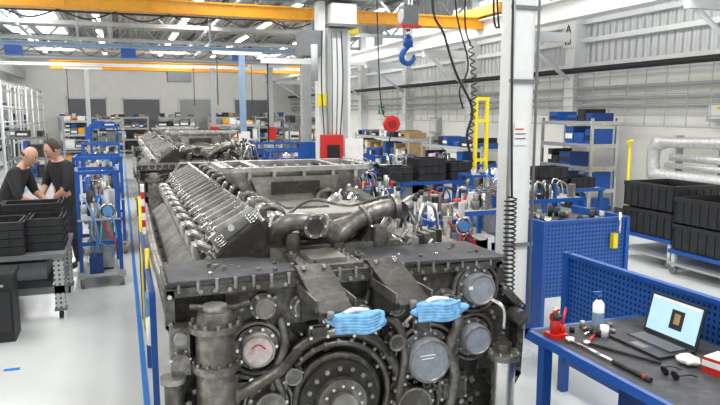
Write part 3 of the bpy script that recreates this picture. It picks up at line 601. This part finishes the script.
def trolley(name,x,y,h,seed=0,w=.6,d=.75,rz=0):
    rr=random.Random(seed); b=B(name); b.M=Matrix.Translation((x,y,0))@Matrix.Rotation(rz,4,'Z')
    b.bx(-w/2,w/2,-d/2,d/2,.14,.17,grayp); b.bx(-w/2-.03,-w/2+.05,-d/2,d/2,.12,.2,grayp); b.bx(w/2-.05,w/2+.03,-d/2,d/2,.12,.2,grayp)
    for sx in (-1,1):
        for sy in (-1,1):
            X=sx*(w/2-.02);Y=sy*(d/2-.04); b.cyl((X-.025,Y,.065),(X+.025,Y,.065),.065,grayd,16); b.cyl((X-.03,Y,.065),(X+.03,Y,.065),.03,yel2,10); b.bx(X-.03,X+.03,Y-.03,Y+.03,.1,.14,steel)
            b.bx(X-.022,X+.022,Y-.022,Y+.022,.19,h,blue)
    for z in (.55,h-.02): 
        for sy in (-1,1): b.bx(-w/2,w/2,sy*(d/2-.04)-.018,sy*(d/2-.04)+.018,z-.022,z+.022,blue)
        for sx in (-1,1): b.bx(sx*(w/2-.02)-.018,sx*(w/2-.02)+.018,-d/2,d/2,z-.022,z+.022,blue)
    b.bx(-w/2,w/2,-d/2,d/2,.84,.86,grayp); b.bx(-.12,.16,-.15,.2,.2,.75,grayp); b.bx(-.14,.02,-.32,-.15,.17,.4,blued)
    b.cyl((-.05,-.25,.2),(-.05,-.25,1.05),.05,alud,14); b.cyl((.1,-.28,.6),(.1,-.28,1.2),.035,grayp,12); b.torus((.1,-.34,.95),(0,1,0),.09,.012,steel,20,6); b.cyl((.1,-.36,.95),(.1,-.3,.95),.06,bluel,16)
    for k in range(18):
        X=rr.uniform(-w/2+.08,w/2-.08);Y=rr.uniform(-d/2+.08,d/2-.1);z=rr.choice([.17,.86,.86]); hh=rr.uniform(.05,.35); b.cyl((X,Y,z),(X,Y,z+hh),rr.uniform(.02,.06),rr.choice([grayp,alud,blue,steel,black,white,castm]),10)
    for k in range(5): b.tube([(rr.uniform(-.2,.2),-.3,rr.uniform(.8,1.2)),(rr.uniform(-.3,.3),-.38,rr.uniform(.5,.8)),(rr.uniform(-.2,.2),-.3,rr.uniform(.3,.6))],.01,rr.choice([black,red,bluel]),6)
    return b.done()
trolley('pump_trolley',-.32,8.85,1.45,1,.5,.7,.06); trolley('pump_trolley',-.35,10.9,1.5,2,.7,.9); trolley('pump_trolley',-.45,14,1.3,3); trolley('pump_trolley',3.0,11.7,1.3,4); trolley('pump_trolley',2.9,13.6,1.2,5,.7); trolley('pump_trolley',3.6,14.8,1.3,6,.9); trolley('pump_trolley',-.5,18,1.4,7,.9)
trolley('pump_trolley',4.2,18.8,1.3,8,1.2); trolley('pump_trolley',7.9,12.5,1.0,10,.8); trolley('pump_trolley',2.95,8.0,1.05,11,.5,.5); trolley('pump_trolley',5.9,9.9,1.1,12,.7,.5); trolley('pump_trolley',3.3,6.4,1.0,13,.5,.5)
b=B('pipe_framework')
for y in (24,26,28,30,32,34,36):
    b.cyl((-4.25,y,0),(-4.25,y,3.4),.04,white,8); b.cyl((-3.6,y,0),(-3.6,y,3.2),.035,white,8); b.cyl((-4.25,y,3.2),(-3.6,y,3.2),.03,white,8)
for z in (1.2,1.8,2.4,3.0,3.3): b.cyl((-4.25,24,z),(-4.25,36,z),.03,white,8); b.cyl((-3.6,24,z-.1),(-3.6,36,z-.1),.025,grayp,8)
b.done()
for i,(x,c) in enumerate(((-2.6,grayd),(.2,grayd),(3.2,grayp),(6.3,grayd))):
    b=B('door_%d'%(i+1)); b.bx(x,x+1.9,YF-.08,YF-.01,0,2.9,c); b.bx(x-.08,x,YF-.1,YF-.01,0,3.0,white); b.bx(x+1.9,x+1.98,YF-.1,YF-.01,0,3.0,white); b.bx(x-.08,x+1.98,YF-.1,YF-.01,2.9,3.0,white); b.done()
dup(eng,(.1,14.2,0))
b=B('insulated_duct')
b.tube([(9.42,9.6,1.62),(9.42,9.0,1.62),(9.42,8.4,1.64),(9.42,7.0,1.64)],.1,silverfoil,14); b.tube([(9.42,9.4,1.6),(9.42,9.6,1.5),(9.42,9.6,1.1),(9.42,9.4,1.0),(9.42,7.0,1.0)],.12,silverfoil,14)
b.tube([(9.42,9.2,1.35),(9.42,7.0,1.35)],.07,silverfoil,10); b.tube([(9.4,9.3,1.2),(9.4,7.0,1.2)],.05,silverfoil,10)
for y in (7.2,8.2,9.1): b.bx(9.38,9.56,y-.03,y+.03,0,1.75,grayp)
b.done()
b=B('wall_sign'); b.bx(XR-.04,XR-.01,24.2,24.8,2.1,2.5,green); b.bx(XR-.05,XR-.04,24.45,24.55,2.15,2.45,paper); b.done()
b=B('wall_safety_post'); b.cyl((9.2,10.0,0),(9.2,10.0,1.5),.03,yel2); b.tube([(9.2,10,1.5),(9.15,10,1.6),(9.2,9.9,1.62)],.03,yel2); b.done()
b=B('wall_fence_panels')
for k in range(38):
    y=5+k*.5; b.cyl((9.5,y,1.9),(9.5,y,3.0),.01,grayp,6)
for z in (1.9,2.1,2.3,2.5,2.7): b.cyl((9.5,4,z),(9.5,24,z),.01,grayp,6)
b.done()
for y,z,h in ((8.5,2.0,.35),(15.2,1.4,.6),(19.5,1.5,.5)):
    b=B('electrical_cabinet'); b.bx(XR-.2,XR-.01,y-.25,y+.25,z,z+h,grayp); b.bx(XR-.21,XR-.2,y-.2,y+.2,z+.05,z+h-.05,white); b.cyl((XR-.1,y,z+h),(XR-.1,y,2.9),.02,grayp); b.bx(XR-.22,XR-.21,y-.04,y+.04,z+h*.6,z+h*.75,yel2); b.done()
# ================= PEOPLE
def person(loc,rz,hairm,J,headpose,sc=1.0):
    root=bpy.data.objects.new('factory_worker',None); S.collection.objects.link(root); root.location=loc; root.rotation_euler=(0,0,rz); root.scale=(sc,)*3
    names=list(J['pts']); idx={n:i for i,n in enumerate(names)}
    edges=[('pel','sp'),('sp','ch'),('ch','nk'),('nk','hd')]
    for s in 'LR': edges+=[('ch','sh'+s),('sh'+s,'el'+s),('el'+s,'wr'+s),('pel','hip'+s),('hip'+s,'kn'+s),('kn'+s,'an'+s),('an'+s,'to'+s)]
    me=bpy.data.meshes.new('body'); me.from_pydata([J['pts'][n] for n in names],[(idx[a],idx[c]) for a,c in edges],[])
    o=bpy.data.objects.new('body_tmp',me); S.collection.objects.link(o)
    o.modifiers.new('skin','SKIN'); ss=o.modifiers.new('sub','SUBSURF'); ss.levels=2
    R={'pel':(.18,.14),'sp':(.175,.135),'ch':(.2,.155),'nk':(.062,.062),'hd':(.055,.055)}
    for s in 'LR': R.update({'sh'+s:(.09,.09),'el'+s:(.055,.055),'wr'+s:(.031,.031),'hip'+s:(.11,.11),'kn'+s:(.072,.072),'an'+s:(.048,.048),'to'+s:(.045,.035)})
    for n in names: me.skin_vertices[0].data[idx[n]].radius=R[n]
    me.skin_vertices[0].data[idx['pel']].use_root=True
    bpy.context.view_layer.update(); dg=bpy.context.evaluated_depsgraph_get()
    nm=bpy.data.meshes.new_from_object(o.evaluated_get(dg)); nm.name='body'
    bpy.data.objects.remove(o)
    nm.materials.clear()
    for m in (cloth,trous,skin,black): nm.materials.append(m)
    P={n:Vector(J['pts'][n]) for n in names}
    def near(p,a,c):
        d=P[c]-P[a]; t=max(0,min(1,(p-P[a]).dot(d)/d.dot(d))); return (p-P[a]-d*t).length,t
    for f in nm.polygons:
        p=f.center; best=min(((near(p,a,c)[0],a,c) for a,c in edges)); a,c=best[1],best[2]; t=near(p,a,c)[1]
        mi=0
        if a.startswith('hip') or a.startswith('kn') or c.startswith('hip'): mi=1
        if a.startswith('an') or (a.startswith('kn') and t>.9): mi=3
        if (a.startswith('el') and t>.15): mi=2
        if a=='nk' : mi=2
        f.material_index=mi; f.use_smooth=True
    bo=bpy.data.objects.new('body',nm); S.collection.objects.link(bo); bo.parent=root
    b=B('head'); b.M=Matrix.Translation(P['hd'])@Matrix.Rotation(headpose[1],4,'Z')@Matrix.Rotation(-headpose[0],4,'X')@Matrix.Translation((0,.02,.1))
    def hf(p):
        q=p.copy()
        if p.z<0: q.x*=1+p.z*2.6; q.y=q.y*(1+p.z*1.2)+(-p.z)*.18
        return q
    b.sph((0,0,0),.1,skin,(.78,.98,1.22),24,18,hf)
    b.sph((0,0.098,-.012),.018,skin,(.8,1.1,1.5)); b.sph((0,.107,-.03),.014,skin,(1.2,1,.8))
    for s in (-1,1):
        b.sph((s*.03,.084,.012),.012,eyew,(1,.7,.8)); b.sph((s*.03,.092,.012),.006,black); b.box((s*.03,.093,.034),(.032,.01,.007),hair)
        b.sph((s*.079,-.005,0),.026,skin,(.35,.7,1.2)); 
    b.sph((0,.092,-.058),.02,lips,(1.2,.5,.25)); b.sph((0,.085,-.09),.024,skin,(1,.8,.7))
    if hairm=='short': b.sph((0,-.014,.022),.110,hair,(.8,.98,1.15),24,16,lambda p:Vector((p.x,p.y if p.y<.05 else .05,max(p.z,-.035))))
    else: b.torus((0,-.02,.0),(0,0,1),.07,.02,hair,24,8,math.pi,2*math.pi)
    b.done(parent=root,clean=False)
    for s in 'LR':
        b=B('hand_'+s); w=P['wr'+s]; d=(w-P['el'+s]).normalized(); side=d.cross(Vector((0,0,1))).normalized(); up=side.cross(d)
        b.M=Matrix((( side.x,d.x,up.x,w.x),(side.y,d.y,up.y,w.y),(side.z,d.z,up.z,w.z),(0,0,0,1)))
        b.sph((0,.045,0),.05,skin,(.82,1.05,.34),14,10)
        for i,(x,L) in enumerate(((-.03,.07),(-.01,.08),(.01,.074),(.03,.058))):
            b.tube([(x,.08,0),(x*1.15,.08+L*.45,-.006),(x*1.2,.08+L*.8,-.024),(x*1.2,.08+L*.85,-.04)],[.0095,.009,.0075],skin,8)
        th=-1 if s=='R' else 1
        b.tube([(th*.03,.025,0),(th*.055,.05,-.008),(th*.06,.08,-.02)],[.012,.0105,.009],skin,8)
        b.done(parent=root,clean=False)
    return root
def pose(lean=.25,armz=1.0,reach=.35):
    p={}
    p['pel']=(0,0,.95); p['sp']=(0,lean*.3,1.13); p['ch']=(0,lean*.75,1.33); p['nk']=(0,lean*1.1,1.47); p['hd']=(0,lean*1.3,1.53)
    for s,k in (('L',-1),('R',1)):
        p['sh'+s]=(k*.185,lean*.9,1.39); p['el'+s]=(k*.26,lean*.9+.08,1.12); p['wr'+s]=(k*.14,lean*.9+reach,armz)
        p['hip'+s]=(k*.09,0,.88); p['kn'+s]=(k*.11,.03,.5); p['an'+s]=(k*.12,-.03,.09); p['to'+s]=(k*.14,.12,.045)
    return {'pts':p}
person((-1.42,9.3,0),math.radians(-105),'bald',pose(.2,1.0,.28),(.5,-.1),1.0)
person((-.72,9.75,0),math.radians(125),'short',pose(.1,1.0,.2),(.45,0),1.03)
person((-1.93,9.9,0),math.radians(-100),'short',pose(.12,.95,.3),(.4,0),.98)
# ================= LIGHTS
w=bpy.data.worlds.new('w'); S.world=w; w.use_nodes=True; w.node_tree.nodes['Background'].inputs[0].default_value=(.9,.94,1,1); w.node_tree.nodes['Background'].inputs[1].default_value=.8
for x in (-2.5,2.3,7):
    for y in (1,8,15,22,30):
        l=bpy.data.lights.new('hall_light','AREA'); l.shape='RECTANGLE'; l.size=1.2; l.size_y=4; l.energy=190; l.color=(1,.985,.955)
        o=bpy.data.objects.new('hall_light',l); S.collection.objects.link(o); o.location=(x,y,5.15)
